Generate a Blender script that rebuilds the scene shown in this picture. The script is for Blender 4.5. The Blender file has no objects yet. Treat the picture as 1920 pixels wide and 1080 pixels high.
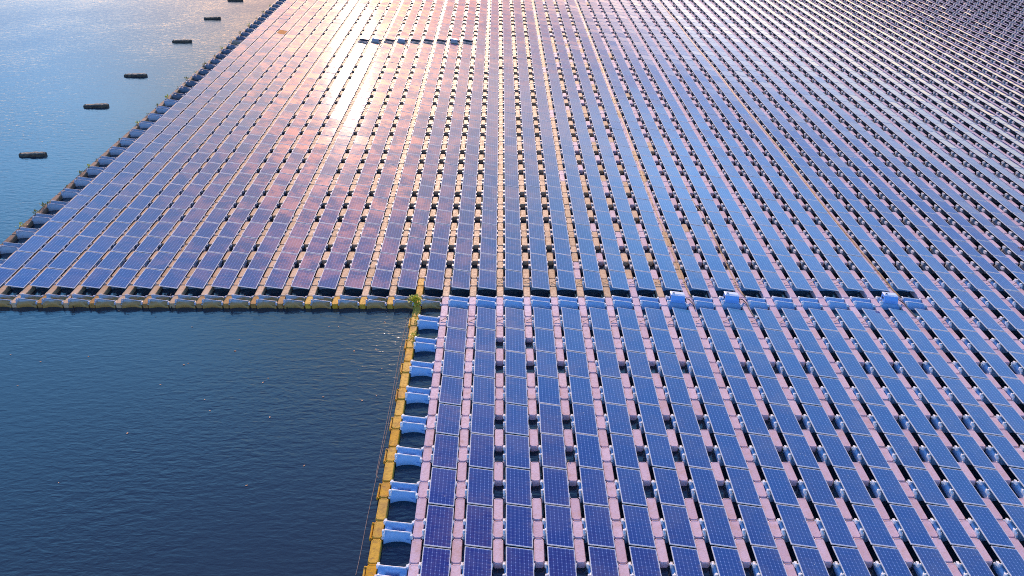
import bpy, math, random
import numpy as np
from mathutils import Matrix, Vector

random.seed(7)
rng = np.random.default_rng(11)
sc = bpy.context.scene
R_ = math.radians

# ------------------------------------------------------------------ camera
PITCH, YAW, ROLL, F_PX = 0.5269, 0.0196, 0.0137, 1527.16
TOP = 0.27                                   # top of the floats above the water
CAM = Vector((4.3233, -37.8533, 22.83 + TOP))
cam_data = bpy.data.cameras.new('camera')
cam_data.sensor_width = 36.0
cam_data.lens = 36.0 * F_PX / 1920.0
cam_data.clip_start = 0.5
cam_data.clip_end = 9000.0
cam = bpy.data.objects.new('camera', cam_data)
sc.collection.objects.link(cam)
CAM_ROT = Matrix.Rotation(-YAW, 4, 'Z') @ Matrix.Rotation(math.pi / 2 - PITCH, 4, 'X') @ Matrix.Rotation(ROLL, 4, 'Z')
cam.matrix_world = Matrix.Translation(CAM) @ CAM_ROT
sc.camera = cam

# ------------------------------------------------------------------ sky and sun
SUN_EL, SUN_AZ = R_(17.5), R_(-4.5)          # azimuth clockwise from +Y
world = bpy.data.worlds.new('World')
sc.world = world
world.use_nodes = True
wn, wl = world.node_tree.nodes, world.node_tree.links
wn.clear()
w_out = wn.new('ShaderNodeOutputWorld')
w_bg = wn.new('ShaderNodeBackground')
w_sky = wn.new('ShaderNodeTexSky')
w_sky.sky_type = 'NISHITA'
w_sky.sun_disc = False
w_sky.sun_elevation = SUN_EL
w_sky.sun_rotation = SUN_AZ
w_sky.altitude = 100
w_sky.air_density = 1.2
w_sky.dust_density = 0.6
w_sky.ozone_density = 4.0
w_tint = wn.new('ShaderNodeMix')
w_tint.data_type = 'RGBA'
w_tint.blend_type = 'MULTIPLY'
w_tint.inputs['Factor'].default_value = 1.0
w_tc = wn.new('ShaderNodeTexCoord')
w_sp = wn.new('ShaderNodeSeparateXYZ')
w_rp = wn.new('ShaderNodeValToRGB')      # warm hazy air low down, clear blue overhead
w_rp.color_ramp.elements[0].position = 0.0
w_rp.color_ramp.elements[0].color = (1.45, 1.02, .80, 1)
w_rp.color_ramp.elements[1].position = 1.0
w_rp.color_ramp.elements[1].color = (.26, .20, .40, 1)
for _p, _c in ((.10, (.98, .80, .80, 1)), (.19, (.42, .48, .66, 1)), (.29, (.88, 1.20, 1.42, 1)), (.38, (.76, 1.30, 1.52, 1)), (.56, (.72, 1.34, 1.62, 1)), (.77, (.38, .33, .66, 1))):
    _e = w_rp.color_ramp.elements.new(_p)
    _e.color = _c
# the bright hazy ring round the sun is warmer and thinner than the model's
w_dt = wn.new('ShaderNodeVectorMath')
w_dt.operation = 'DOT_PRODUCT'
w_dt.inputs[1].default_value = (math.sin(SUN_AZ) * math.cos(SUN_EL), math.cos(SUN_AZ) * math.cos(SUN_EL), math.sin(SUN_EL))
w_gr = wn.new('ShaderNodeMapRange')
w_gr.interpolation_type = 'SMOOTHSTEP'
w_gr.inputs['From Min'].default_value = math.cos(R_(25))
w_gr.inputs['From Max'].default_value = math.cos(R_(4))
w_gm = wn.new('ShaderNodeMix')
w_gm.data_type = 'RGBA'
w_gm.inputs['A'].default_value = (1, 1, 1, 1)
w_gm.inputs['B'].default_value = (.74, .42, .28, 1)
w_g2 = wn.new('ShaderNodeMix')
w_g2.data_type = 'RGBA'
w_g2.blend_type = 'MULTIPLY'
w_g2.inputs['Factor'].default_value = 1.0
wl.new(w_tc.outputs['Generated'], w_dt.inputs[0])
wl.new(w_dt.outputs['Value'], w_gr.inputs['Value'])
wl.new(w_gr.outputs['Result'], w_gm.inputs['Factor'])
wl.new(w_tc.outputs['Generated'], w_sp.inputs[0])
wl.new(w_sp.outputs['Z'], w_rp.inputs[0])
wl.new(w_rp.outputs[0], w_g2.inputs['A'])
wl.new(w_gm.outputs['Result'], w_g2.inputs['B'])
wl.new(w_g2.outputs['Result'], w_tint.inputs['B'])
wl.new(w_sky.outputs['Color'], w_tint.inputs['A'])
wl.new(w_tint.outputs['Result'], w_bg.inputs['Color'])
w_bg.inputs['Strength'].default_value = 0.15
wl.new(w_bg.outputs['Background'], w_out.inputs['Surface'])

sun_data = bpy.data.lights.new('sun', 'SUN')
sun_data.energy = 3.6
sun_data.angle = R_(0.6)
sun_data.color = (1.0, 0.72, 0.54)
sun = bpy.data.objects.new('sun', sun_data)
sc.collection.objects.link(sun)
sdir = Vector((math.sin(SUN_AZ) * math.cos(SUN_EL), math.cos(SUN_AZ) * math.cos(SUN_EL), math.sin(SUN_EL)))
sun.rotation_euler = sdir.to_track_quat('Z', 'Y').to_euler()
sun.location = (0, 60, 60)

sc.view_settings.view_transform = 'Standard'
sc.view_settings.look = 'None'
sc.view_settings.gamma = 1.0
sc.view_settings.use_curve_mapping = False
sc.view_settings.exposure = 1.0
sc.render.engine = 'CYCLES'
sc.cycles.use_denoising = False
sc.cycles.filter_width = 1.0
sc.cycles.max_bounces = 6
sc.cycles.diffuse_bounces = 3
sc.cycles.glossy_bounces = 4
sc.cycles.caustics_reflective = False
sc.cycles.caustics_refractive = False


# ------------------------------------------------------------------ helpers
def link(o, parent=None):
    sc.collection.objects.link(o)
    if parent is not None:
        o.parent = parent
    return o


def tag(o, label=None, cat=None, group=None, kind=None):
    for k, v in (('label', label), ('category', cat), ('group', group), ('kind', kind)):
        if v:
            o[k] = v
    return o


def mesh(name, verts, faces, mats, smooth=False, fmat=None, uvs=None):
    me = bpy.data.meshes.new(name)
    me.from_pydata([tuple(v) for v in verts], [], [tuple(f) for f in faces])
    for m in (mats if isinstance(mats, (list, tuple)) else [mats]):
        me.materials.append(m)
    if fmat is not None:
        me.polygons.foreach_set('material_index', fmat)
    if smooth:
        me.polygons.foreach_set('use_smooth', [True] * len(me.polygons))
    if uvs is not None:
        uv = me.uv_layers.new(name='UVMap')
        flat = []
        for p in me.polygons:
            for li in p.loop_indices:
                flat += list(uvs[me.loops[li].vertex_index])
        uv.data.foreach_set('uv', flat)
    me.update()
    return me


class MB:
    """collects simple solids into one mesh"""
    def __init__(self):
        self.v, self.f, self.m = [], [], []

    def add(self, v, f, mi=0):
        b = len(self.v)
        self.v += [tuple(p) for p in v]
        self.f += [tuple(i + b for i in q) for q in f]
        self.m += [mi] * len(f)

    def loops(self, rings, mi=0, cap0=True, cap1=True):
        """stack of rings (each a list of points, same count)"""
        n = len(rings[0])
        v = [p for r in rings for p in r]
        f = []
        for k in range(len(rings) - 1):
            for j in range(n):
                a, b = k * n + j, k * n + (j + 1) % n
                f.append((a, b, b + n, a + n))
        if cap0:
            f.append(tuple(reversed(range(n))))
        if cap1:
            f.append(tuple(range((len(rings) - 1) * n, len(rings) * n)))
        self.add(v, f, mi)

    def box(self, c, s, mi=0, bev=0.0, rot=None):
        x, y, z = (q / 2 for q in s)
        b = min(bev, x * .8, y * .8, z * .8)

        def ring(ix, zz):
            hx, hy = x - ix, y - ix
            k = max(b * .7, 1e-4)
            return [(hx, -hy + k, zz), (hx, hy - k, zz), (hx - k, hy, zz), (-hx + k, hy, zz),
                    (-hx, hy - k, zz), (-hx, -hy + k, zz), (-hx + k, -hy, zz), (hx - k, -hy, zz)]
        if b > 0:
            rings = [ring(b, -z), ring(0, -z + b), ring(0, z - b), ring(b, z)]
        else:
            rings = [[(x, -y, q), (x, y, q), (-x, y, q), (-x, -y, q)] for q in (-z, z)]
        M = rot if rot is not None else Matrix.Identity(3)
        rings = [[tuple(M @ Vector(p) + Vector(c)) for p in r] for r in rings]
        self.loops(rings, mi)

    def tube(self, pts, r, n=6, mi=0):
        pts = [Vector(p) for p in pts]
        rr = r if isinstance(r, (list, tuple)) else [r] * len(pts)
        rings = []
        for k, p in enumerate(pts):
            d = (pts[min(k + 1, len(pts) - 1)] - pts[max(k - 1, 0)]).normalized()
            up = Vector((0, 0, 1)) if abs(d.z) < .9 else Vector((1, 0, 0))
            a = d.cross(up).normalized()
            b = a.cross(d)
            rings.append([p + (a * math.cos(t) - b * math.sin(t)) * rr[k] for t in [2 * math.pi * j / n for j in range(n)]])
        self.loops(rings, mi)

    def build(self, name, mats, smooth=False):
        return mesh(name, self.v, self.f, mats, smooth, self.m)


def obj(name, me, parent=None):
    return link(bpy.data.objects.new(name, me), parent)


# ------------------------------------------------------------------ materials
class NT:
    def __init__(self, name):
        self.mat = bpy.data.materials.new(name)
        self.mat.use_nodes = True
        self.n, self.l = self.mat.node_tree.nodes, self.mat.node_tree.links
        self.n.clear()
        self.out = self.n.new('ShaderNodeOutputMaterial')

    def node(self, t, **kw):
        nd = self.n.new(t)
        for k, v in kw.items():
            setattr(nd, k, v)
        return nd

    def put(self, sock, v):
        if isinstance(v, bpy.types.NodeSocket):
            self.l.new(v, sock)
        elif isinstance(v, (tuple, list)) and len(v) == 3 and sock.type == 'RGBA':
            sock.default_value = (*v, 1)
        else:
            sock.default_value = v

    def math(self, op, a, b=0.0, c=None, clamp=False):
        m = self.node('ShaderNodeMath', operation=op, use_clamp=clamp)
        self.put(m.inputs[0], a)
        self.put(m.inputs[1], b)
        if c is not None:
            self.put(m.inputs[2], c)
        return m.outputs[0]

    def mix(self, f, a, b, mode='MIX'):
        m = self.node('ShaderNodeMix', data_type='RGBA', blend_type=mode)
        self.put(m.inputs['Factor'], f)
        self.put(m.inputs['A'], a)
        self.put(m.inputs['B'], b)
        return m.outputs['Result']

    def noise(self, vec, scale, detail=3, rough=.5, dist=0.0):
        m = self.node('ShaderNodeTexNoise')
        if vec is not None:
            self.l.new(vec, m.inputs['Vector'])
        m.inputs['Scale'].default_value = scale
        m.inputs['Detail'].default_value = detail
        m.inputs['Roughness'].default_value = rough
        m.inputs['Distortion'].default_value = dist
        return m.outputs['Fac']

    def ramp(self, f, lo, hi, a=0.0, b=1.0, smooth=True):
        m = self.node('ShaderNodeMapRange', interpolation_type='SMOOTHSTEP' if smooth else 'LINEAR')
        self.put(m.inputs['Value'], f)
        m.inputs['From Min'].default_value = lo
        m.inputs['From Max'].default_value = hi
        m.inputs['To Min'].default_value = a
        m.inputs['To Max'].default_value = b
        return m.outputs['Result']

    def mapping(self, vec, scale=(1, 1, 1), rot=(0, 0, 0)):
        m = self.node('ShaderNodeMapping')
        self.l.new(vec, m.inputs['Vector'])
        m.inputs['Scale'].default_value = scale
        m.inputs['Rotation'].default_value = rot
        return m.outputs['Vector']

    def bump(self, h, strength, dist, normal=None):
        m = self.node('ShaderNodeBump')
        self.l.new(h, m.inputs['Height'])
        m.inputs['Strength'].default_value = strength
        m.inputs['Distance'].default_value = dist
        if normal is not None:
            self.l.new(normal, m.inputs['Normal'])
        return m.outputs['Normal']

    def bsdf(self, **kw):
        p = self.node('ShaderNodeBsdfPrincipled')
        for k, v in kw.items():
            self.put(p.inputs[k.replace('_', ' ')], v)
        return p

    def done(self, sh):
        self.l.new(sh, self.out.inputs['Surface'])
        return self.mat

    def pos(self):
        return self.node('ShaderNodeNewGeometry').outputs['Position']

    def rnd(self):
        a = self.node('ShaderNodeAttribute', attribute_name='tone')
        o = self.node('ShaderNodeObjectInfo')
        return self.math('FRACT', self.math('ADD', a.outputs['Fac'], o.outputs['Random']))


def mat_plastic(name, col, col2, rough=.45, stain=(.30, .20, .12), stain_amt=.25, grain=.35, spec=.13):
    t = NT(name)
    p = t.pos()
    r = t.rnd()
    c = t.mix(r, col, col2)
    n1 = t.noise(p, 1.3, 4, .6)
    n2 = t.noise(p, 9.0, 4, .65)
    c = t.mix(t.math('MULTIPLY', t.ramp(n2, .45, .75), stain_amt), c, stain)
    c = t.mix(t.math('MULTIPLY', t.ramp(n1, .50, .72), stain_amt * .8), c, stain)
    # moulded tread pips
    v = t.node('ShaderNodeTexVoronoi')
    t.l.new(p, v.inputs['Vector'])
    v.inputs['Scale'].default_value = 16
    nb = t.bump(v.outputs['Distance'], grain, .006)
    ro = t.ramp(n2, .3, .7, rough - .07, rough + .1)
    b = t.bsdf(Base_Color=c, Roughness=ro, Normal=nb)
    b.inputs['Specular IOR Level'].default_value = spec
    b.inputs['Specular Tint'].default_value = (1.0, .66, .30, 1)
    return t.done(b.outputs[0])


M_PINK = mat_plastic('weathered_pink_grey_plastic', (.60, .43, .51), (.70, .53, .61), .64, (.50, .26, .14), .38)
M_TAN = mat_plastic('sun_sheen_tan_plastic', (.50, .33, .20), (.66, .45, .30), .62, (.36, .19, .08), .5)  # golden sun sheen of the upper strips is put into this base colour
M_YEL = mat_plastic('warm_reflection_yellow_plastic', (.64, .30, .012), (.70, .40, .06), .64, (.32, .17, .06), .85)  # yellow base holds a warm reflection; the brown mottling is staining
M_OCHRE = mat_plastic('ochre_stained_plastic', (.46, .23, .06), (.44, .26, .13), .64, (.22, .10, .04), .6)
M_BROWN = mat_plastic('silt_brown_plastic', (.22, .13, .09), (.34, .20, .13), .6, (.09, .05, .03), .6)
M_BLUE = mat_plastic('pale_blue_grey_plastic', (.28, .46, .74), (.34, .52, .78), .42, (.40, .36, .36), .12, .12, .3)


def mat_scum():
    t = NT('pale_blue_plastic_with_yellow_scum_line')
    p = t.pos()
    z = t.node('ShaderNodeSeparateXYZ')
    t.l.new(p, z.inputs[0])
    n = t.noise(p, 3.0, 4, .6)
    k = t.ramp(t.math('ADD', z.outputs[2], t.math('MULTIPLY', t.math('SUBTRACT', n, .5), .25)), .25, .40, 1.0, 0.0)
    c = t.mix(k, (.42, .50, .60), (.40, .21, .06))
    c = t.mix(t.math('MULTIPLY', t.ramp(n, .5, .7), .35), c, (.45, .33, .12))
    return t.done(t.bsdf(Base_Color=c, Roughness=.36).outputs[0])


M_BLUE_ST = mat_scum()
M_WHITE = mat_plastic('white_bracket_plastic', (.80, .78, .80), (.86, .84, .85), .5, (.45, .35, .25), .2, .1, .12)
M_FRAME = None


def mat_metal(name, col, rough):
    t = NT(name)
    n = t.noise(t.pos(), 6, 3, .5)
    c = t.mix(t.ramp(n, .4, .75, 0, .35), col, tuple(q * .75 for q in col))
    return t.done(t.bsdf(Base_Color=c, Roughness=.6, Specular_IOR_Level=.15).outputs[0])


M_FRAME = mat_metal('anodised_aluminium_frame', (.66, .63, .63), .38)


FILM = 1.05


def mat_panel():
    t = NT('blue_silicon_cells_under_glass')
    uv = t.node('ShaderNodeUVMap', uv_map='UVMap').outputs['UV']
    s = t.node('ShaderNodeSeparateXYZ')
    t.l.new(uv, s.inputs[0])
    u, v = s.outputs[0], s.outputs[1]
    fu = t.math('ABSOLUTE', t.math('SUBTRACT', t.math('FRACT', u), .5))
    fv = t.math('ABSOLUTE', t.math('SUBTRACT', t.math('FRACT', v), .5))
    line = t.math('MULTIPLY', t.math('GREATER_THAN', fu, .476), .55)
    lineh = t.math('MULTIPLY', t.math('GREATER_THAN', fv, .482), .25)
    dia = t.math('GREATER_THAN', t.math('ADD', fu, fv), .875)
    bus = t.math('ABSOLUTE', t.math('SUBTRACT', t.math('FRACT', t.math('MULTIPLY', u, 3.0)), .5))
    busf = t.math('MULTIPLY', t.math('LESS_THAN', bus, .05), .22)
    m = t.math('MAXIMUM', t.math('MAXIMUM', line, lineh), t.math('MAXIMUM', dia, busf))
    # outside the cell field the white backing sheet shows
    edge = t.math('MAXIMUM', t.math('MAXIMUM', t.math('LESS_THAN', u, 0.0), t.math('GREATER_THAN', u, 6.0)),
                  t.math('MAXIMUM', t.math('LESS_THAN', v, 0.0), t.math('GREATER_THAN', v, 12.0)))
    m = t.math('MAXIMUM', m, t.math('MULTIPLY', edge, .5))
    r = t.rnd()
    cell = t.mix(r, (.006, .013, .165), (.016, .009, .135))
    cw = t.node('ShaderNodeTexWhiteNoise', noise_dimensions='3D')
    fl = t.node('ShaderNodeVectorMath', operation='FLOOR')
    t.l.new(uv, fl.inputs[0])
    t.l.new(fl.outputs[0], cw.inputs['Vector'])
    cell = t.mix(t.math('MULTIPLY', cw.outputs['Value'], .25), cell, (.018, .055, .21))
    col = t.mix(t.math('MULTIPLY', m, .8), cell, (.36, .46, .80))
    p = t.pos()
    d1 = t.noise(p, .55, 4, .62, .4)
    d2 = t.noise(t.mapping(p, (1, 3.0, 1)), 3.2, 5, .7)
    dust = t.math('MULTIPLY', t.ramp(t.math('ADD', t.math('MULTIPLY', d1, .62), t.math('MULTIPLY', d2, .38)), .44, .60), 1.0)
    dust = t.math('MULTIPLY', dust, t.ramp(r, 0, 1, .55, 1.0, False))
    col = t.mix(t.math('MULTIPLY', dust, .10), col, (.30, .25, .22))
    vo = t.node('ShaderNodeTexVoronoi')
    t.l.new(p, vo.inputs['Vector'])
    vo.inputs['Scale'].default_value = 1.6
    drop = t.math('MULTIPLY', t.math('LESS_THAN', vo.outputs['Distance'], .035), .8)
    col = t.mix(drop, col, (.55, .52, .48))
    edge_dirt = t.math('MULTIPLY', t.ramp(u, 5.0, 6.0), t.ramp(d2, .42, .62))
    col = t.mix(t.math('MULTIPLY', edge_dirt, .22), col, (.34, .28, .24))
    ns = t.bump(t.noise(p, 1.1, 2, .5), .12, .05)
    clean = t.bsdf(Base_Color=col, Roughness=.045, Normal=ns)
    clean.inputs['IOR'].default_value = 1.68
    film = t.node('ShaderNodeBsdfGlossy')
    film.inputs['Color'].default_value = (1.0, .42, .14, 1)
    film.inputs['Roughness'].default_value = .44
    lw = t.node('ShaderNodeLayerWeight')
    lw.inputs['Blend'].default_value = .30
    ff = t.math('MULTIPLY', t.math('ADD', .004, t.math('MULTIPLY', lw.outputs['Fresnel'], .11)), t.math('ADD', .22, t.math('MULTIPLY', dust, 1.3)))
    ff = t.math('MULTIPLY', ff, FILM)
    mx = t.node('ShaderNodeMixShader')
    t.l.new(ff, mx.inputs[0])
    t.l.new(clean.outputs[0], mx.inputs[1])
    t.l.new(film.outputs[0], mx.inputs[2])
    return t.done(mx.outputs[0])


M_PANEL = mat_panel()


def mat_simple(name, col, rough=.6, col2=None, scale=8.0, metal=0.0, bump=0.0):
    t = NT(name)
    n = t.noise(t.pos(), scale, 4, .6)
    c = t.mix(t.ramp(n, .35, .7), col, col2 or tuple(q * .7 for q in col))
    kw = dict(Base_Color=c, Roughness=rough, Metallic=metal)
    if bump:
        kw['Normal'] = t.bump(n, bump, .05)
    return t.done(t.bsdf(**kw).outputs[0])


def mat_water():
    t = NT('rippled_lake_water')
    p = t.pos()
    w1 = t.noise(t.mapping(p, (.75, 1.9, 1), (0, 0, R_(-14))), 1.55, 3, .52, .5)
    w2 = t.noise(t.mapping(p, (.8, 2.1, 1), (0, 0, R_(22))), 2.9, 2, .5, .3)
    w3 = t.noise(t.mapping(p, (1, 1.6, 1), (0, 0, R_(5))), 6.5, 2, .5)
    # wind patches: the open lake at the back is rougher than the sheltered corner
    g = t.ramp(t.noise(p, .06, 3, .5), .35, .65, .55, 1.25)
    h = t.math('ADD', t.math('ADD', w1, t.math('MULTIPLY', w2, .55)), t.math('MULTIPLY', w3, .12))
    nb = t.node('ShaderNodeBump')
    t.l.new(h, nb.inputs['Height'])
    t.l.new(g, nb.inputs['Strength'])
    nb.inputs['Distance'].default_value = .019
    b = t.bsdf(Base_Color=(.019, .036, .052), Roughness=.09, Normal=nb.outputs[0])
    b.inputs['Specular IOR Level'].default_value = 1.0
    b.inputs['IOR'].default_value = 1.333
    return t.done(b.outputs[0])


M_WATER = mat_water()
M_CABLE = mat_simple('black_cable_rubber', (.015, .013, .012), .45)
M_GOLD = mat_simple('yellow_brown_cable_sheath', (.42, .22, .04), .5, (.20, .10, .03), 3.0)
M_BOX = mat_simple('white_painted_steel', (.76, .78, .86), .5, (.70, .72, .80), 5)
M_BOX_BL = mat_simple('shade_blue_steel', (.12, .34, .80), .35, (.15, .38, .82), 5)  # box is white; the blue of its shaded front is in this colour
M_BOX_GR = mat_simple('grey_painted_steel', (.30, .31, .38), .4, (.26, .27, .33), 5)
M_ORANGE = mat_simple('rusty_orange_sheet', (.62, .20, .02), .95, (.62, .22, .03), 4)
M_LOG = mat_simple('algae_covered_brown_plastic', (.11, .085, .06), .85, (.035, .022, .018), 4.0, 0, 1.0)
M_LOGTOP = mat_simple('bird_stained_brown_top', (.26, .21, .15), .85, (.10, .075, .055), 7.0, 0, 1.0)
M_LEAF = mat_simple('fresh_green_leaf', (.44, .48, .04), .5, (.74, .58, .05), 9)
M_DRY = mat_simple('dry_yellow_leaf', (.34, .24, .05), .6, (.20, .24, .04), 9)
M_FALLEN = mat_simple('floating_dead_leaf', (.60, .32, .18), .7, (.50, .22, .10), 9)

# ------------------------------------------------------------------ the grid of the raft
P, Q = 1.49, 2.04                            # pitch across (one column) and along (one row)


def warp(x, y):
    """the moored raft is not perfectly straight: its columns bow a little"""
    a = max(-.95, min(.95, x / 30.0))
    b = max(-1.4, min(1.6, (y - 20) / 40.0))
    return x + .5212 * a * a - .9088 * a ** 3 + .4995 * a * b - .0614 * b * b, y


def heading(x, y):
    return -(warp(x, y + 1)[0] - warp(x, y - 1)[0]) / 2


CR = CAM_ROT.to_3x3().transposed()


def project(x, y, z=TOP):
    d = CR @ (Vector((x, y, z)) - CAM)
    if d.z > -.1:
        return None
    return 960 - F_PX * d.x / d.z, 540 + F_PX * d.y / d.z, -d.z


def pixel(px, py, z=0.0):
    """where the sight line through a point of the photo meets height z (used once to find real places)"""
    d = CAM_ROT.to_3x3() @ Vector(((px - 960) / F_PX, -(py - 540) / F_PX, -1))
    s = (z - CAM.z) / d.z
    q = CAM + d * s
    return q.x, q.y


BARE28 = set(range(-8, 1))


def is_bare(c, n):
    """cells with a float but no panel on it: the crosswise walkway and the outer edges"""
    if n == 0 and c <= 18:
        return True
    if n == 28 and c in BARE28:
        return True
    if n > 0 and c == -18:
        return True
    if n < 0 and c == 0:
        return True
    return False


def cell_exists(c, n):
    return c >= (-18 if n >= 0 else 0)


def strip_exists(i, n):
    return i >= (-18 if n >= 0 else 0)


def short_exists(i, n):
    if not strip_exists(i, n):
        return False
    if i == -18 or (n <= 0 and i == 0):
        return True
    if n < 0 and i == 1:
        return True
    if n in (0, 1, -1, 26, 27, 28, 29) or n % 4 == 0:
        return True
    if n == -2 and i not in (3, 4):
        return True
    full = (i % 4 == 2)
    if 0 < n < 23:
        full = (i == 3) or (i % 4 == 2 and i != 2)
    if n == 4 and i == -1:
        return False
    return full


N0, N1 = -13, 47
C1 = 62


def in_frame(x, y, z, m):
    q = project(x, y, z)
    return q is not None and -m < q[0] < 1920 + m and -m < q[1] < 1080 + m


def spot(kind, i, n):
    """world place of a grid item"""
    if kind == 'long':
        x, y = i * P, (n - .5) * Q
    elif kind == 'short':
        x, y = i * P, n * Q
    else:
        x, y = (i + .5) * P, n * Q
    h = heading(x, y)
    x, y = warp(x, y)
    return x, y, h


items = {'long': [], 'short': [], 'panel': [], 'support': []}
for n in range(N0, N1):
    for i in range(-18, C1):
        for kind in items:
            if kind == 'long':
                # the long float between row n-1 and row n
                if not (i >= (-18 if n >= 1 else 0)):
                    continue
            elif kind == 'short':
                if not short_exists(i, n):
                    continue
            elif kind == 'panel':
                if not cell_exists(i, n) or is_bare(i, n):
                    continue
            else:
                if not cell_exists(i, n):
                    continue
            x, y, h = spot(kind, i, n)
            if not in_frame(x, y, TOP, 230):
                continue
            q = project(x, y)
            vis = in_frame(x, y, TOP, 22)
            items[kind].append(dict(i=i, n=n, x=x, y=y, h=h, d=q[2], vis=vis))

LIMIT = {'long': 290, 'short': 290, 'panel': 295, 'support': 290}
single, mass = {}, {}
for kind, L in items.items():
    def key(t):
        pri = t['d']
        if kind == 'support' and is_bare(t['i'], t['n']):
            pri -= 1000 if t['n'] in (0, 28) or t['n'] < 0 or t['d'] < 75 else 0
        if kind == 'short' and (t['n'] == 0 or (t['i'] == -18 and t['d'] < 65)):
            pri -= 1000
        return pri if t['vis'] else 1e6
    L.sort(key=key)
    k = min(LIMIT[kind], sum(t['vis'] for t in L))
    single[kind], mass[kind] = L[:k], L[k:]
orange_cell = (-15, 30)


# ------------------------------------------------------------------ words for labels
ONES = ['', 'first', 'second', 'third', 'fourth', 'fifth', 'sixth', 'seventh', 'eighth', 'ninth', 'tenth', 'eleventh', 'twelfth',
        'thirteenth', 'fourteenth', 'fifteenth', 'sixteenth', 'seventeenth', 'eighteenth', 'nineteenth']
TENS = {2: ('twenty', 'twentieth'), 3: ('thirty', 'thirtieth'), 4: ('forty', 'fortieth'), 5: ('fifty', 'fiftieth'), 6: ('sixty', 'sixtieth')}


def ordn(k):
    if k < 20:
        return ONES[k]
    t, o = divmod(k, 10)
    return TENS[t][1] if o == 0 else TENS[t][0] + '-' + ONES[o]


def row_words(n):
    return ('%s row above crosswise walkway' % ordn(n)) if n > 0 else ('%s row below crosswise walkway' % ordn(-n))


def side_words(k, noun, n):
    """k counts from the corner: 0 is the corner strip, cells start at 0 (right of it) or -1 (left of it)"""
    ref = 'corner plant' if n >= 0 else 'yellow strip'
    if noun == 'column':
        return '%s column %s of %s' % (ordn(k + 1 if k >= 0 else -k), 'right' if k >= 0 else 'left', ref)
    if k == 0:
        return 'in line with corner plant'
    return '%s strip %s of %s' % (ordn(abs(k)), 'right' if k > 0 else 'left', ref)


# ------------------------------------------------------------------ meshes of one of each kind
def oct_ring(hx, hy, k, z):
    return [(hx, -hy + k, z), (hx, hy - k, z), (hx - k, hy, z), (-hx + k, hy, z),
            (-hx, hy - k, z), (-hx, -hy + k, z), (-hx + k, -hy, z), (hx - k, -hy, z)]


def float_mb(length, fine):
    b = MB()
    hx, hy = .19, length / 2
    rings = [oct_ring(hx - .03, hy - .03, .05, -.14), oct_ring(hx, hy, .075, -.05), oct_ring(hx, hy, .075, TOP - .05)]
    if fine:
        rings += [oct_ring(hx - .008, hy - .008, .075, TOP - .018), oct_ring(hx - .026, hy - .026, .07, TOP - .002), oct_ring(hx - .045, hy - .045, .05, TOP),
                  oct_ring(hx - .052, hy - .052, .05, TOP - .006), oct_ring(hx - .075, hy - .075, .045, TOP - .006)]
    else:
        rings += [oct_ring(hx - .025, hy - .025, .055, TOP)]
    b.loops(rings)
    return b


LONG_L, SHORT_L = 1.125, .855
TONE_MATS = {'pink': M_PINK, 'tan': M_TAN, 'yellow': M_YEL, 'ochre': M_OCHRE, 'brown': M_BROWN}
ME_LONG = {k: float_mb(LONG_L, True).build('walkway_float', m) for k, m in TONE_MATS.items()}
ME_SHORT = {k: float_mb(SHORT_L, True).build('connector_float', m) for k, m in TONE_MATS.items()}


def float_tone(i, n):
    if i == -18 and n >= 1:
        return 'brown'
    if i == 0 and n < 0:
        return 'yellow'
    if n == 0 and i <= 0:
        return 'yellow' if i >= -4 else ('ochre' if i > -9 else ('tan' if i % 2 else 'ochre'))
    if (n in (1,) and i == 0) or (n == 0 and i == 0):
        return 'yellow'
    if n >= 1 and (i * 37 + n * 11) % 7 + i < 12:  # upper left strips take the colour that holds the sun sheen
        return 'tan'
    return 'pink'


def support_mesh(name, nx, ny, mats):
    """hollow blow-moulded float, high on its left end: two ridges, a waist and a hand hole through the middle"""
    xs = np.linspace(-.50, .50, nx)
    ts = np.linspace(-1, 1, ny)
    V, F = [], []
    for x in xs:
        t = (x + .5)
        hw = .305 + .115 * (abs(x) / .5) ** 2.2
        for s in ts:
            y = s * hw
            base = .445 - .145 * t
            ay = abs(y)
            ridge = math.exp(-((ay - .215) / .050) ** 2) * .060
            end = max(0, (abs(x) - .37) / .13)
            z = base - .075 + ridge * (1 - .25 * end)
            if ay > .24:
                z -= .10 * ((ay - .24) / .10) ** 1.4 * (1 - .75 * end)
            # end valleys between the humps
            z -= end * .05 * math.exp(-(ay / .06) ** 2)
            if abs(x) < .28 and ay < .12:
                z = -.11 if (abs(x) < .24 and ay < .09) else base - .12
            V.append((x, y, z))
    for a in range(nx - 1):
        for c in range(ny - 1):
            q = a * ny + c
            F.append((q, q + ny, q + ny + 1, q + 1))
    top = len(V)
    rim = [a * ny for a in range(nx)] + [(nx - 1) * ny + c for c in range(1, ny)] + [a * ny + ny - 1 for a in range(nx - 2, -1, -1)] + [c for c in range(ny - 2, 0, -1)]
    levels = ((1.10, .15), (1.16, .02), (1.05, -.12))
    m = len(rim)
    prev = rim
    for sc_, z in levels:
        cur = []
        for r in rim:
            x, y, zz = V[r]
            V.append((x * (1 + (sc_ - 1) * .12), y * sc_, z))
            cur.append(len(V) - 1)
        for k in range(m):
            F.append((prev[(k + 1) % m], prev[k], cur[k], cur[(k + 1) % m]))
        prev = cur
    F.append(tuple(prev))
    me = mesh(name, V, F, mats, True)
    return me


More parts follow.
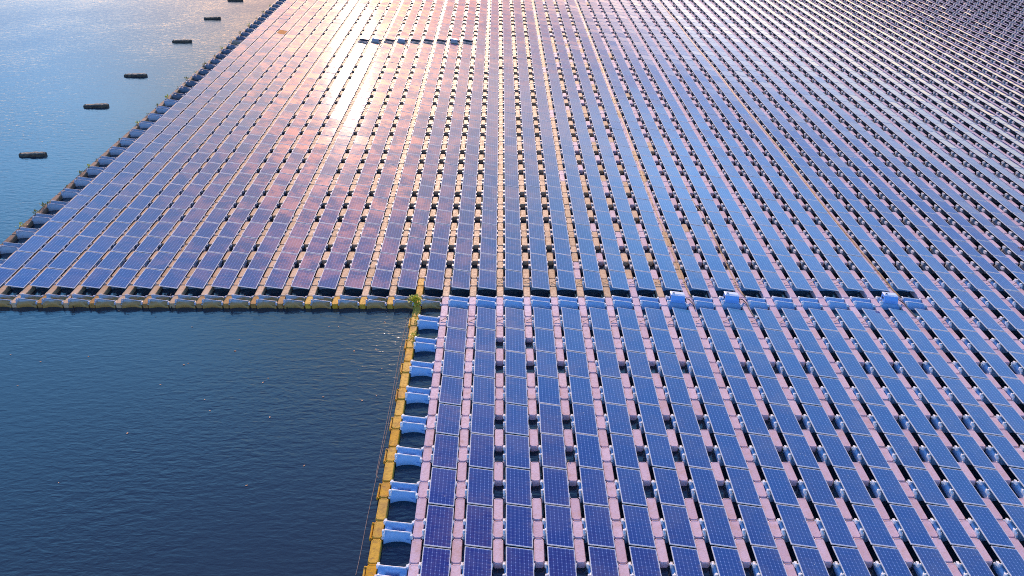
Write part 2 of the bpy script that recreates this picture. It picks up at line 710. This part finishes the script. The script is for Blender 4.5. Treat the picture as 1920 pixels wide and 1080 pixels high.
M_GREYBLUE = mat_plastic('weathered_grey_blue_plastic', (.36, .39, .48), (.44, .46, .54), .5, (.36, .28, .22), .3, .12, .2)
ME_BODY = {'dusty': support_mesh('support_body_dusty', 21, 21, mat_plastic('dusty_brown_grey_plastic', (.32, .22, .17), (.40, .28, .21), .55, (.30, .18, .10), .4, .12, .15)), 'grey': support_mesh('support_body_grey', 21, 21, M_GREYBLUE), 'blue': support_mesh('support_body', 21, 21, M_BLUE), 'scum': support_mesh('support_body_stained', 21, 21, M_BLUE_ST)}
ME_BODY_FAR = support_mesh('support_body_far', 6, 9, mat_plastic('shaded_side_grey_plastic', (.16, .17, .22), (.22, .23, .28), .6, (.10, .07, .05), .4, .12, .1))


def bracket_mb(sx, sy):
    b = MB()
    x = .505 * sx
    zt = .40 if sx < 0 else .29
    b.box((x, sy * .315, zt - .06), (.10, .15, .16), 0, .022)
    if sx < 0:
        b.box((x - .02, sy * .23, zt - .03), (.09, .12, .17), 0, .025)
    b.tube([(x * .98, sy * .405, TOP - .035), (x * 1.12, sy * .425, TOP - .05)], .034, 8, 0)
    b.tube([(x * 1.08, sy * .425, TOP - .08), (x * 1.08, sy * .425, TOP + .01)], .022, 8, 0)
    return b




def rail_mb(sy):
    b = MB()
    rings = []
    for k in range(9):
        x = -.47 + k * .94 / 8
        z = .445 - .145 * (x + .5) + .004
        w = .026 + .012 * abs(k - 4) / 4
        rings.append([(x, sy * .215 + w * math.cos(a), z + .022 * math.sin(a)) for a in [2 * math.pi * j / 8 for j in range(8)]])
    b.loops(rings)
    return b


ME_RAIL = [rail_mb(s).build('rail', M_WHITE, True) for s in (-1, 1)]  # white colour stands for sunlit ridge tops against the bluer body
ME_RAIL_G = [rail_mb(s).build('rail', M_GREYBLUE, True) for s in (-1, 1)]
ME_BRK_G = {(sx, sy): bracket_mb(sx, sy).build('bracket', M_GREYBLUE) for sx in (-1, 1) for sy in (-1, 1)}
ME_BRK = {(sx, sy): bracket_mb(sx, sy).build('bracket', M_WHITE) for sx in (-1, 1) for sy in (-1, 1)}

PW, PL, PT = .992, 1.956, .04                # panel size
TILT = math.asin(.17 / PW)
PZ = TOP + .175                              # centre of the glass


def frame_mb():
    b = MB()
    w = .024
    hx, hy = PW / 2, PL / 2

    def rr(dx, z):
        return [(hx - dx, -hy + dx, z), (hx - dx, hy - dx, z), (-hx + dx, hy - dx, z), (-hx + dx, -hy + dx, z)]
    b.loops([rr(0, -PT), rr(0, -.002), rr(.002, 0), rr(w, 0), rr(w, -.006)], 0, False, False)
    b.add([(hx - .004, -hy + .004, -PT + .004), (hx - .004, hy - .004, -PT + .004), (-hx + .004, hy - .004, -PT + .004), (-hx + .004, -hy + .004, -PT + .004)], [(3, 2, 1, 0)], 1)
    return b


M_BACK = mat_simple('shade_darkened_backing_sheet', (.035, .032, .04), .7)  # underside coloured dark to deepen the shade reflected in the gaps
ME_FRAME = frame_mb().build('frame', [M_FRAME, M_BACK])


def glass_mesh(name):
    hx, hy = PW / 2 - .024, PL / 2 - .024
    mx, my = .010, .022                     # white margin round the cells
    z = -.005

    def uv(x, y):
        return ((x + hx - mx) / (2 * (hx - mx)) * 6, (y + hy - my) / (2 * (hy - my)) * 12)
    v = [(-hx, -hy, z), (hx, -hy, z), (hx, hy, z), (-hx, hy, z)]
    return mesh(name, v, [(0, 1, 2, 3)], M_PANEL, False, None, [uv(a, b) for a, b, _ in v])


ME_GLASS = glass_mesh('glass')


# ------------------------------------------------------------------ water
def sheet(name, m, size, z, cy):
    me = mesh(name, [(-size, cy - size, z), (size, cy - size, z), (size, cy + size, z), (-size, cy + size, z)], [(0, 1, 2, 3)], m)
    return tag(obj(name, me), kind='structure')


sheet('water', M_WATER, 4000, 0.0, 1500)


# ------------------------------------------------------------------ individual grid items
def place(o, x, y, z, rz):
    o.location = (x, y, z)
    o.rotation_euler = (0, 0, rz)
    return o


def float_label(kind, i, n, tone):
    adj = {'pink': 'pinkish', 'tan': 'tan', 'yellow': 'yellow', 'ochre': 'ochre', 'brown': 'brown'}[tone]
    if kind == 'long':
        k = n if n >= 1 else n - 1
        if i == -18:
            return 'long brown float, %s above the water edge in the far left outer strip' % ordn(k)
        if i == 0 and n < 1:
            return 'long yellow float of the yellow strip, %s below the corner plant' % ordn(-k)
        return 'long %s walkway float, %s, %s' % (adj, row_words(k), side_words(i, 'strip', k))
    if n == 0:
        if i == 0:
            return 'short yellow float under the corner plant'
        return 'short %s float in the crosswise walkway, %s %s of corner plant' % (adj, ordn(abs(i)), 'right' if i > 0 else 'left')
    if i == -18:
        return 'short brown float, %s above the crosswise walkway in the far left outer strip' % ordn(n)
    if i == 0 and n < 0:
        return 'short yellow float of the yellow strip, %s below the corner plant' % ordn(-n)
    return 'short %s connector float, %s, %s' % (adj, row_words(n), side_words(i, 'strip', n))


for kind, MES, nm, grp in (('long', ME_LONG, 'walkway_float', 'long walkway floats between the panel columns'),
                           ('short', ME_SHORT, 'connector_float', 'short connector floats in the walkway strips')):
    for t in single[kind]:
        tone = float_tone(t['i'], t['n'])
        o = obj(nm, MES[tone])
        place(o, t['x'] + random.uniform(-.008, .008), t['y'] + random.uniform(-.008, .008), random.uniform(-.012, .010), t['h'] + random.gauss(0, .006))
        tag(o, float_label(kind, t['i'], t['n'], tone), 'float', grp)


def support_label(i, n):
    if n == 0:
        return 'bare blue float in the crosswise walkway, %s %s of the corner plant' % (ordn(i + 1 if i >= 0 else -i), 'right' if i >= 0 else 'left')
    if n == 28 and i in BARE28:
        return 'bare float in the short far walkway near the top, %s from its left end' % ordn(i + 9)
    if i == 0 and n < 0:
        return 'bare blue float beside the yellow strip, %s below the corner plant' % ordn(-n)
    if i == -18:
        return 'bare blue float on the far left edge, %s above the crosswise walkway' % ordn(n)
    return 'blue float under panel, %s, %s' % (row_words(n), side_words(i, 'column', n))


proto = bpy.data.objects.new('support_float', None)
sup_n = 0
for t in single['support']:
    root = bpy.data.objects.new('support_float', None)
    root.empty_display_size = .2
    link(root)
    place(root, t['x'], t['y'], random.uniform(-.01, .01), t['h'] + random.gauss(0, .008))
    stained = (t['n'] == 0 and t['i'] < 1)
    obj('body', ME_BODY['scum' if stained else ('blue' if t['n'] <= 0 or t['i'] > 4 and t['n'] < 28 else ('dusty' if t['n'] == 28 else 'grey'))], root)
    pale = (t['n'] <= 0 or t['i'] > 4 and t['n'] < 28) and not stained
    for k, me in (ME_BRK if pale else ME_BRK_G).items():
        obj('bracket', me, root)
    for me in (ME_RAIL if pale else ME_RAIL_G):
        obj('rail', me, root)
    tag(root, support_label(t['i'], t['n']), 'float', 'blue support floats of the solar raft')
bpy.data.objects.remove(proto)

panel_jit = {}


def panel_pose(t):
    k = (t['i'], t['n'])
    if k not in panel_jit:
        r = random.Random(k[0] * 1009 + k[1])
        s = .0045
        panel_jit[k] = (r.gauss(0, s), r.gauss(0, s * .8), r.gauss(0, .004), r.uniform(-.006, .008), r.random())
    return panel_jit[k]


for t in single['panel']:
    jx, jy, jz, dz, _r = panel_pose(t)
    root = bpy.data.objects.new('solar_panel', None)
    root.empty_display_size = .2
    link(root)
    root.location = (t['x'] + .035, t['y'], PZ + dz)
    root.rotation_euler = (jx, TILT + jy, t['h'] + jz)
    obj('frame', ME_FRAME, root)
    obj('glass', ME_GLASS, root)
    far = t['n'] > 0 and t['i'] < 1
    tag(root, 'blue solar panel, %s, %s' % (row_words(t['n']) if t['n'] else 'in line with crosswise walkway', side_words(t['i'], 'column', t['n'])), 'solar panel', 'solar panels on the floating raft')


# ------------------------------------------------------------------ the rest of each kind as one object
def merge(name, parts, poses, label, cat):
    """parts: list of meshes; poses: list of (Matrix, tone)"""
    allv, loops, starts, totals, mi, uvs, tones, mats, sm = [], [], [], [], [], [], [], [], []
    vb, lb = 0, 0
    for me in parts:
        nv, nl, npoly = len(me.vertices), len(me.loops), len(me.polygons)
        co = np.empty(nv * 3)
        me.vertices.foreach_get('co', co)
        co = np.c_[co.reshape(-1, 3), np.ones(nv)]
        li = np.empty(nl, dtype=np.int32)
        me.loops.foreach_get('vertex_index', li)
        ls = np.empty(npoly, dtype=np.int32)
        me.polygons.foreach_get('loop_start', ls)
        lt = np.empty(npoly, dtype=np.int32)
        me.polygons.foreach_get('loop_total', lt)
        smo = np.empty(npoly, dtype=bool)
        me.polygons.foreach_get('use_smooth', smo)
        uv = np.zeros(nl * 2, dtype=np.float32)
        if me.uv_layers:
            me.uv_layers[0].data.foreach_get('uv', uv)
        slot = len(mats)
        mats += list(me.materials)
        mis = np.empty(npoly, dtype=np.int32)
        me.polygons.foreach_get('material_index', mis)
        for M, tone in poses:
            A = np.array(M)
            allv.append((co @ A.T)[:, :3])
            loops.append(li + vb)
            starts.append(ls + lb)
            totals.append(lt)
            mi.append(mis + slot)
            uvs.append(uv)
            tones.append(np.full(nv, tone, dtype=np.float32))
            sm.append(smo)
            vb += nv
            lb += nl
    m = bpy.data.meshes.new(name)
    V = np.concatenate(allv)
    L = np.concatenate(loops)
    S = np.concatenate(starts)
    m.vertices.add(len(V))
    m.vertices.foreach_set('co', V.astype(np.float32).ravel())
    m.loops.add(len(L))
    m.loops.foreach_set('vertex_index', L)
    m.polygons.add(len(S))
    m.polygons.foreach_set('loop_start', S)
    m.polygons.foreach_set('loop_total', np.concatenate(totals))
    for q in mats:
        m.materials.append(q)
    m.polygons.foreach_set('material_index', np.concatenate(mi))
    m.polygons.foreach_set('use_smooth', np.concatenate(sm))
    m.update(calc_edges=True)
    ul = m.uv_layers.new(name='UVMap')
    ul.data.foreach_set('uv', np.concatenate(uvs))
    at = m.attributes.new('tone', 'FLOAT', 'POINT')
    at.data.foreach_set('value', np.concatenate(tones))
    m.validate()
    o = obj(name, m)
    return tag(o, label, cat, None, 'stuff')


def zpose(t, z=0.0):
    return (Matrix.Translation((t['x'], t['y'], z + random.uniform(-.012, .01))) @ Matrix.Rotation(t['h'] + random.gauss(0, .006), 4, 'Z'), random.random())


far_panels = []
for t in mass['panel']:
    if (t['i'], t['n']) == orange_cell:
        orange = t
        continue
    jx, jy, jz, dz, r = panel_pose(t)
    M = Matrix.Translation((t['x'] + .035, t['y'], PZ + dz)) @ Matrix.Rotation(t['h'] + jz, 4, 'Z') @ Matrix.Rotation(TILT + jy, 4, 'Y') @ Matrix.Rotation(jx, 4, 'X')
    far_panels.append((M, r))
merge('distant_solar_panels', [ME_FRAME, ME_GLASS], far_panels, 'blue solar panels of the farther rows running to the top of the picture', 'solar panels')


def far_float(kind, L, tone, name, label):
    me = float_mb(L, False).build(name + '_one', TONE_MATS[tone])
    ps = [zpose(t) for t in mass[kind] if float_tone(t['i'], t['n']) == tone]
    if ps:
        merge(name, [me], ps, label, 'floats')


far_float('long', LONG_L, 'pink', 'distant_walkway_floats', 'long pinkish walkway floats of the farther rows')
far_float('short', SHORT_L, 'pink', 'distant_connector_floats', 'short pinkish connector floats of the farther rows')
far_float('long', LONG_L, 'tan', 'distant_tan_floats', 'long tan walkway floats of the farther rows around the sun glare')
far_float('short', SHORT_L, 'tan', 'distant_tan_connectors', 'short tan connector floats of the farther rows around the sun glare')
far_float('long', LONG_L, 'brown', 'distant_outer_floats', 'long brown floats of the outer left strip toward the top')
far_float('short', SHORT_L, 'brown', 'distant_outer_connectors', 'short brown floats of the outer left strip toward the top')
M_PALE = mat_plastic('pale_end_plastic', (.72, .66, .64), (.78, .72, .70), .6, (.45, .35, .25), .2, .1, .1)
far_brk = MB()
for sx in (-1, 1):
    for sy in (-1, 1):
        far_brk.box((.515 * sx, sy * .30, (.35 if sx < 0 else .25)), (.12, .22, .15), 0)
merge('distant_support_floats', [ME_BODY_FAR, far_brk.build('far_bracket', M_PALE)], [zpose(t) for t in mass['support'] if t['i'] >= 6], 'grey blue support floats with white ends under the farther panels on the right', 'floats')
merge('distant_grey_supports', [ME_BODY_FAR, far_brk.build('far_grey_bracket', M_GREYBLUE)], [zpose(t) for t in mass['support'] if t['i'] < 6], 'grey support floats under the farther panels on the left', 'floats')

# ------------------------------------------------------------------ orange sheet lying in place of one panel
ot = orange
jx, jy, jz, dz, _r = panel_pose(ot)
oroot = link(bpy.data.objects.new('orange_panel', None))
oroot.location = (ot['x'] + .035, ot['y'], PZ)
oroot.rotation_euler = (0, TILT, ot['h'])
b = MB()
b.box((0, 0, -.018), (PW - .06, PL - .06, .02), 0, .004)
for k in range(9):
    b.box(((k - 4) * .1, 0, -.004), (.03, PL - .1, .012))
obj('cover_sheet', b.build('cover_sheet', M_ORANGE), oroot)
obj('frame', ME_FRAME, oroot)
tag(oroot, 'single orange covered panel among the blue panels near the upper left edge', 'solar panel')


# ------------------------------------------------------------------ narrow side bars on the outside of the yellow strip
sb = MB()
sb.box((-.262, 0, .14), (.075, .84, .11), 0, .02)
for s in (-1, 1):
    sb.box((-.215, s * .36, .17), (.09, .07, .06), 0, .012)
    sb.tube([(-.262, s * .36, .19), (-.262, s * .36, .225)], .022, 8)
ME_SIDE = sb.build('side_bar', M_YEL)
for o in list(sc.collection.objects):
    if o.name.startswith('connector_float') and 'of the yellow strip' in o.get('label', ''):
        obj('side_bar', ME_SIDE, o)


# ------------------------------------------------------------------ inverter boxes on bare floats
def box_meshes(body_mat):
    body = MB()

    def ring(x0, x1, y0, y1, z0, z1):
        return [(x0, y0, z0), (x1, y0, z1), (x1, y1, z1), (x0, y1, z0)]
    body.loops([ring(-.42, .40, -.38, .20, .42, .32), ring(-.42, .40, -.36, .20, .60, .52), ring(-.42, .40, -.22, .20, .84, .74)], 0)
    lid = MB()
    lid.loops([ring(-.44, .42, -.235, .215, .842, .742), ring(-.44, .42, -.23, .215, .862, .762), ring(-.38, .37, -.10, .19, .885, .79)], 0)
    foot = MB()
    for y in (-.22, .14):
        foot.box((-.40, y, .40), (.16, .08, .10), 0, .01)
        foot.box((.38, y, .33), (.12, .08, .12), 0, .01)
    vent = MB()
    for k in range(4):
        vent.box((-.427, -.12 + k * .07, .60), (.012, .03, .14))
    vent.box((-.25, -.02, .885), (.10, .05, .05), 0, .01)
    gl = MB()
    gl.tube([(.40, -.02, .52), (.47, -.04, .48), (.52, -.08, .40)], .035, 8)
    return [('box_body', body.build('box_body', body_mat)), ('lid', lid.build('lid', M_BOX)), ('foot', foot.build('foot', M_WHITE)),
            ('vent', vent.build('vent', M_CABLE)), ('cable_gland', gl.build('cable_gland', M_CABLE))]


BOXP, BOXG = box_meshes(M_BOX_BL), box_meshes(M_BOX_GR)
WORDS = {(9, 0): 'left box of the three in the crosswise walkway', (11, 0): 'middle box of the three in the crosswise walkway',
         (17, 0): 'right box of the three in the crosswise walkway', (-7, 28): 'left box in the short far walkway near the top',
         (-5, 28): 'middle box in the short far walkway near the top', (-1, 28): 'right box in the short far walkway near the top'}
for (c, n), w in WORDS.items():
    x, y, h = spot('support', c, n)
    root = link(bpy.data.objects.new('inverter_box', None))
    place(root, x, y - .02, .06, h)
    root.scale = (.90, .88, .88)
    for nm, me in (BOXP if n == 0 else BOXG):
        obj(nm, me, root)
    tag(root, ('white lidded blue ' if n == 0 else 'white lidded grey ') + w, 'electrical box', 'electrical boxes on the bare floats')


# ------------------------------------------------------------------ cables
def gridpt(i, n, dx=0.0, z=TOP + .02):
    x, y = warp(i * P, n * Q)
    return Vector((x + dx, y, z))


def run(i, n0, n1, dx0, wob, seed):
    r = random.Random(seed)
    pts = []
    ph = r.uniform(0, 6)
    for k in range(int((n1 - n0) * 3) + 1):
        n = n0 + k / 3
        pts.append(gridpt(i, n, dx0 + wob * math.sin(n * .55 + ph) + r.gauss(0, .008), TOP + .025 + .01 * math.sin(k * 1.7)))
    return pts


def cable(name, pts, r, m, label, group=None, n=6, extra=()):
    b = MB()
    b.tube(pts, r, n)
    for e in extra:
        b.tube(e, r * .8, n)
    return tag(obj(name, b.build(name, m, True)), label, 'cable', group)


p10 = [gridpt(10, .1, .16, .40), gridpt(10, .35, .12, TOP + .05)] + run(10, .7, 45, .03, .06, 1)
p10b = [v + Vector((-.055 + .02 * math.sin(k * .5), 0, .004)) for k, v in enumerate(p10)]
cable('power_cable', p10, .020, M_GOLD, 'yellow brown cable bundle running up from the left electrical box', 'power cables along the floats', extra=[p10b])
p12 = [gridpt(12, .1, .16, .40), gridpt(12, .35, .10, TOP + .05)] + run(12, .7, 6, .0, .05, 2) + run(12, 6.4, 15, -.14, .02, 2)
cable('power_cable', p12, .016, M_GOLD, 'thin brown cable running up from the middle electrical box', 'power cables along the floats', extra=[[v + Vector((.05, 0, 0)) for v in p12[:14]]])
p18 = [gridpt(18, .1, .16, .40), gridpt(18, .35, .14, TOP + .05)] + run(18, .7, 45, .04, .07, 3)
cable('power_cable', p18, .020, M_GOLD, 'yellow brown cable running up from the right electrical box', 'power cables along the floats', extra=[[v + Vector((-.05, 0, .003)) for v in p18]])
for c, w, col in ((9, 'left', M_GOLD), (11, 'middle', M_CABLE), (17, 'right', M_CABLE)):
    i = c + 1
    q = [gridpt(i, .02, -.22, .42), gridpt(i, .04, -.05, TOP + .08), gridpt(i, -.12, .08, TOP + .05), gridpt(i, -.42, .10, TOP + .04),
         gridpt(i, -.72, .14, TOP + .04), gridpt(i, -.90, .24, TOP + .10), gridpt(i, -.98, .42, TOP + .13)]
    if c == 9:
        q = q[:4]
    cable('connection_cable', q, .028, M_CABLE, 'thick black cable leaving the right side of the %s electrical box' % w, 'black cables at the boxes')
for c, w in ((-7, 'left'), (-5, 'middle'), (-1, 'right')):
    i = c + 1
    q = [gridpt(i, 28.02, -.22, .42), gridpt(i, 28.0, -.05, TOP + .08), gridpt(i, 27.7, .05, TOP + .05), gridpt(i, 27.2, .0, TOP + .04), gridpt(i, 26.9, .2, TOP + .1)]
    cable('connection_cable', q, .04, M_CABLE, 'black cable beside the %s box of the short far walkway' % w, 'black cables at the boxes')

tie = MB()
tie.tube([(-.13, -.10, .03), (.0, -.02, .045), (.14, .05, .09), (.30, .09, .22)], .014, 6)
ME_TIE = tie.build('jumper_cable', mat_simple('brown_black_cable', (.09, .05, .02), .5, (.04, .02, .015)), True)
for n, i0, i1 in ((1, 3, 24), (-1, 1, 24), (28, 1, 16)):
    for i in range(i0, i1):
        x, y, h = spot('short', i, n)
        if not in_frame(x, y, TOP, 0):
            continue
        o = obj('jumper_cable', ME_TIE)
        place(o, x, y + random.uniform(-.06, .06), TOP, h + random.uniform(-.12, .12))
        where = 'just above' if n == 1 else ('just below' if n == -1 else 'in line with the boxes of the short far walkway')
        if n == 28:
            lab = 'short dark cable crossing the %s strip right of corner plant, level with far boxes' % ordn(i)
        else:
            lab = 'short brown cable crossing the %s strip right of plant, %s crosswise walkway' % (ordn(i), where)
        tag(o, lab, 'cable', 'short cables across the walkway strips')

# ropes floating beside the yellow strip
for pts, lab in (([(771, 575), (759, 617), (748, 668), (740, 715), (726, 787), (716, 835), (705, 890), (714, 904)], 'thin brown rope with a kink floating left of the yellow strip'),
                 ([(768, 600), (752, 678), (738, 745), (727, 802), (708, 884), (690, 965), (672, 1057), (662, 1100)], 'long thin grey rope floating left of the yellow strip')):
    b = MB()
    w = []
    for k in range(len(pts) - 1):
        for s in (0, .5):
            px = pts[k][0] * (1 - s) + pts[k + 1][0] * s
            py = pts[k][1] * (1 - s) + pts[k + 1][1] * s
            w.append((*pixel(px, py, .015), .015))
    b.tube(w, .011, 5)
    tag(obj('floating_rope', b.build('floating_rope', mat_simple('rope_' + lab.split()[2], (.30, .22, .20), .8))), lab, 'rope', 'thin ropes beside the yellow strip')

# ropes hanging off the front edge of the crosswise walkway
for k, px in enumerate((134, 318, 535)):
    lo_x, lo_y = pixel(px + 5, 588, 0.0)
    hx, hy = pixel(px, 556, TOP + .05)
    b = MB()
    b.tube([(hx - .02, hy + .30, TOP + .05), (hx, hy, TOP + .04), ((hx + lo_x) / 2, (hy + lo_y) / 2, .10), (lo_x, lo_y, -.03)], .022, 6)
    tag(obj('hanging_rope', b.build('hanging_rope', M_CABLE)), 'dark rope hanging off the left part of the front walkway, %s from the left' % ordn(k + 1), 'rope', 'dark ropes hanging off the walkway edge')


# ------------------------------------------------------------------ plants growing on the floats
def plant(x, y, z, size, leaves, seed, m, label, group, spread=1.0):
    r = random.Random(seed)
    root = link(bpy.data.objects.new('wild_plant', None))
    root.location = (x, y, z)
    st, lf = MB(), MB()
    for k in range(leaves):
        a = r.uniform(0, 6.283)
        el = r.uniform(.15, 1.45)
        L = size * r.uniform(.55, 1.0)
        d = Vector((math.cos(a) * math.cos(el) * spread, math.sin(a) * math.cos(el) * spread, math.sin(el)))
        o = Vector((r.gauss(0, size * .22), r.gauss(0, size * .22), 0))
        tip = o + d * L
        if k % 3 == 0:
            st.tube([o, o + d * L * .5 + Vector((0, 0, .02)), o + d * L * .85], [size * .018, size * .014, size * .008], 4)
        side = d.cross(Vector((0, 0, 1))).normalized() * size * r.uniform(.07, .13)
        s0 = o + d * L * r.uniform(.15, .55)
        mid = (s0 + tip) / 2 + Vector((0, 0, size * .06))
        droop = Vector((0, 0, -size * r.uniform(.02, .16)))
        lf.add([s0, mid - side, tip + droop, mid + side, mid + Vector((0, 0, -size * .03))], [(0, 1, 4), (1, 2, 4), (2, 3, 4), (3, 0, 4)])
    obj('stem', st.build('stem', m), root)
    obj('foliage', lf.build('foliage', m), root)
    return tag(root, label, 'plant', group)


x, y = warp(0, -.05 * Q)
plant(x - .12, y - .05, TOP - .02, .50, 110, 3, M_LEAF, 'bright green leafy plant growing at the inner corner of the walkways', 'plants growing on the floats', 1.1)
plant(*warp(.05, -.95 * Q), TOP - .03, .28, 16, 5, M_LEAF, 'small green tuft on the yellow strip, nearest below the corner plant', 'plants growing on the floats')
plant(*warp(.12, -1.75 * Q), TOP - .03, .34, 22, 6, M_LEAF, 'green tuft on the yellow strip, second below the corner plant', 'plants growing on the floats')
plant(*warp(-.12, -.45 * Q), TOP - .03, .26, 14, 8, M_DRY, 'dry yellow tuft just under the corner plant', 'plants growing on the floats')
ys = [424, 399, 387, 378, 350, 325, 313, 300, 262, 232, 215, 199, 183, 165, 150, 136, 122, 105, 92, 78, 62, 48, 35, 24, 12]
for k, py in enumerate(ys):
    lo, hi = 0.0, 60.0
    for _ in range(40):
        mid = (lo + hi) / 2
        wx, wy = warp(-18 * P, mid * Q)
        if project(wx, wy)[1] > py:
            lo = mid
        else:
            hi = mid
    wx, wy = warp(-18 * P - .12, lo * Q)
    sz = .72 * [.55, .6, .7, .35, .3, .5, .5, .3, .35, .55, .4, .5, .6, .4, .6, .35, .7, .45, .6, .4, .5, .6, .45, .6, .5][k]
    plant(wx, wy, TOP - .03, sz, 22 if sz > .33 else 12, 40 + k, M_DRY if k % 3 else M_LEAF,
          '%s weed on the brown outer left strip, %s counted from the bottom' % ('tall' if sz > .33 else 'small', ordn(k + 1)), 'weeds on the outer left strip', .7)
plant(*pixel(932, 866, TOP), .18, .22, 8, 71, M_DRY, 'tiny dry sprig in the gap of the third strip, six rows below walkway', 'plants growing on the floats', .4)
plant(*pixel(1067, 866, TOP), .18, .22, 8, 72, M_DRY, 'tiny dry sprig in the gap of the fifth strip, six rows below walkway', 'plants growing on the floats', .4)
plant(*pixel(1915, 470, TOP), .22, .4, 26, 73, M_ORANGE, 'yellow orange weed between panels at the right edge', 'plants growing on the floats', .8)


# ------------------------------------------------------------------ mooring floats out on the lake
def log(px, py, length, rot, seed, label):
    r = random.Random(seed)
    x, y = pixel(px, py, .15)
    root = link(bpy.data.objects.new('mooring_float', None))
    place(root, x, y, 0, rot)
    hull, crust = MB(), MB()
    rings, top = [], []
    nseg = 15
    for k in range(nseg + 1):
        s = k / nseg
        e = min(1, .55 + 3.2 * s, .55 + 3.2 * (1 - s))
        w = .36 * e * r.uniform(.93, 1.05)
        h = .20 * (.8 + .2 * e) * r.uniform(.90, 1.08) * (.82 + .3 * s)
        xx = (s - .5) * length
        rings.append([(xx, -w * .85, -.15), (xx, -w, .02), (xx, -w * .96, h * .75), (xx, -w * .72, h), (xx, w * .72, h), (xx, w * .96, h * .75), (xx, w, .02), (xx, w * .85, -.15)])
        top.append([(xx * .97, -w * .70, h - .01), (xx * .97, -w * .45, h + r.uniform(.02, .05)), (xx * .97, w * .1, h + r.uniform(.02, .06)), (xx * .97, w * .5, h + r.uniform(.02, .05)), (xx * .97, w * .7, h - .01)])
    rings = [[p for p in reversed(q)] for q in rings]
    hull.loops(rings)
    crust.loops([list(reversed(q)) for q in top])
    obj('hull', hull.build('hull', M_LOG), root)
    obj('crust', crust.build('crust', M_LOGTOP), root)
    eye = MB()
    for s in (-1, 1):
        eye.tube([(s * length * .40, 0, .17), (s * length * .44, 0, .235), (s * length * .48, 0, .15)], .022, 6)
    obj('lifting_eye', eye.build('lifting_eye', M_LOG), root)
    tag(root, label, 'mooring float', 'brown mooring floats in a line on the lake')


log(61, 288, 1.95, .04, 1, 'large brown mooring float nearest the left edge of the picture')
log(180, 197, 2.1, .06, 2, 'brown mooring float on the lake, second from the bottom')
log(254, 140, 2.2, .0, 3, 'brown mooring float on the lake, middle one of its line')
log(341, 76, 2.15, .02, 4, 'brown mooring float on the lake, second from the top of the line in full view')
log(398, 33, 2.05, .08, 5, 'brown mooring float on the lake, topmost one in full view')
log(441, -1, 2.1, .0, 6, 'brown mooring float cut off by the top edge of the picture')

# ------------------------------------------------------------------ dead leaves on the sheltered water
leafs = [(441, 658), (353, 681), (345, 684), (301, 721), (384, 749), (394, 770), (493, 717), (503, 709), (606, 744), (664, 658), (679, 751), (506, 782),
         (239, 812), (462, 910), (139, 589), (223, 583), (360, 613), (449, 637), (292, 594), (722, 604), (761, 596), (716, 691), (706, 742), (33, 723),
         (76, 678), (602, 590), (635, 612), (166, 668), (570, 873), (20, 665), (110, 905), (705, 655), (672, 694), (617, 612)]
lm = MB()
lm.add([(-.09, 0, 0), (-.03, -.05, .012), (.06, -.045, .02), (.10, 0, .01), (.05, .05, .022), (-.04, .045, .012), (0, 0, .002)],
       [(0, 1, 6), (1, 2, 6), (2, 3, 6), (3, 4, 6), (4, 5, 6), (5, 0, 6)])
ME_FALL = lm.build('floating_leaf', M_FALLEN)
for k, (px, py) in enumerate(leafs):
    o = obj('floating_leaf', ME_FALL)
    o.location = (*pixel(px, py, .01), .012)
    o.rotation_euler = (0, 0, random.uniform(0, 6.28))
    s = random.uniform(.35, .7)
    o.scale = (s, s, s)
    tag(o, 'tiny orange dead leaf floating on the dark water inside the corner', 'leaf', 'dead leaves floating inside the corner')
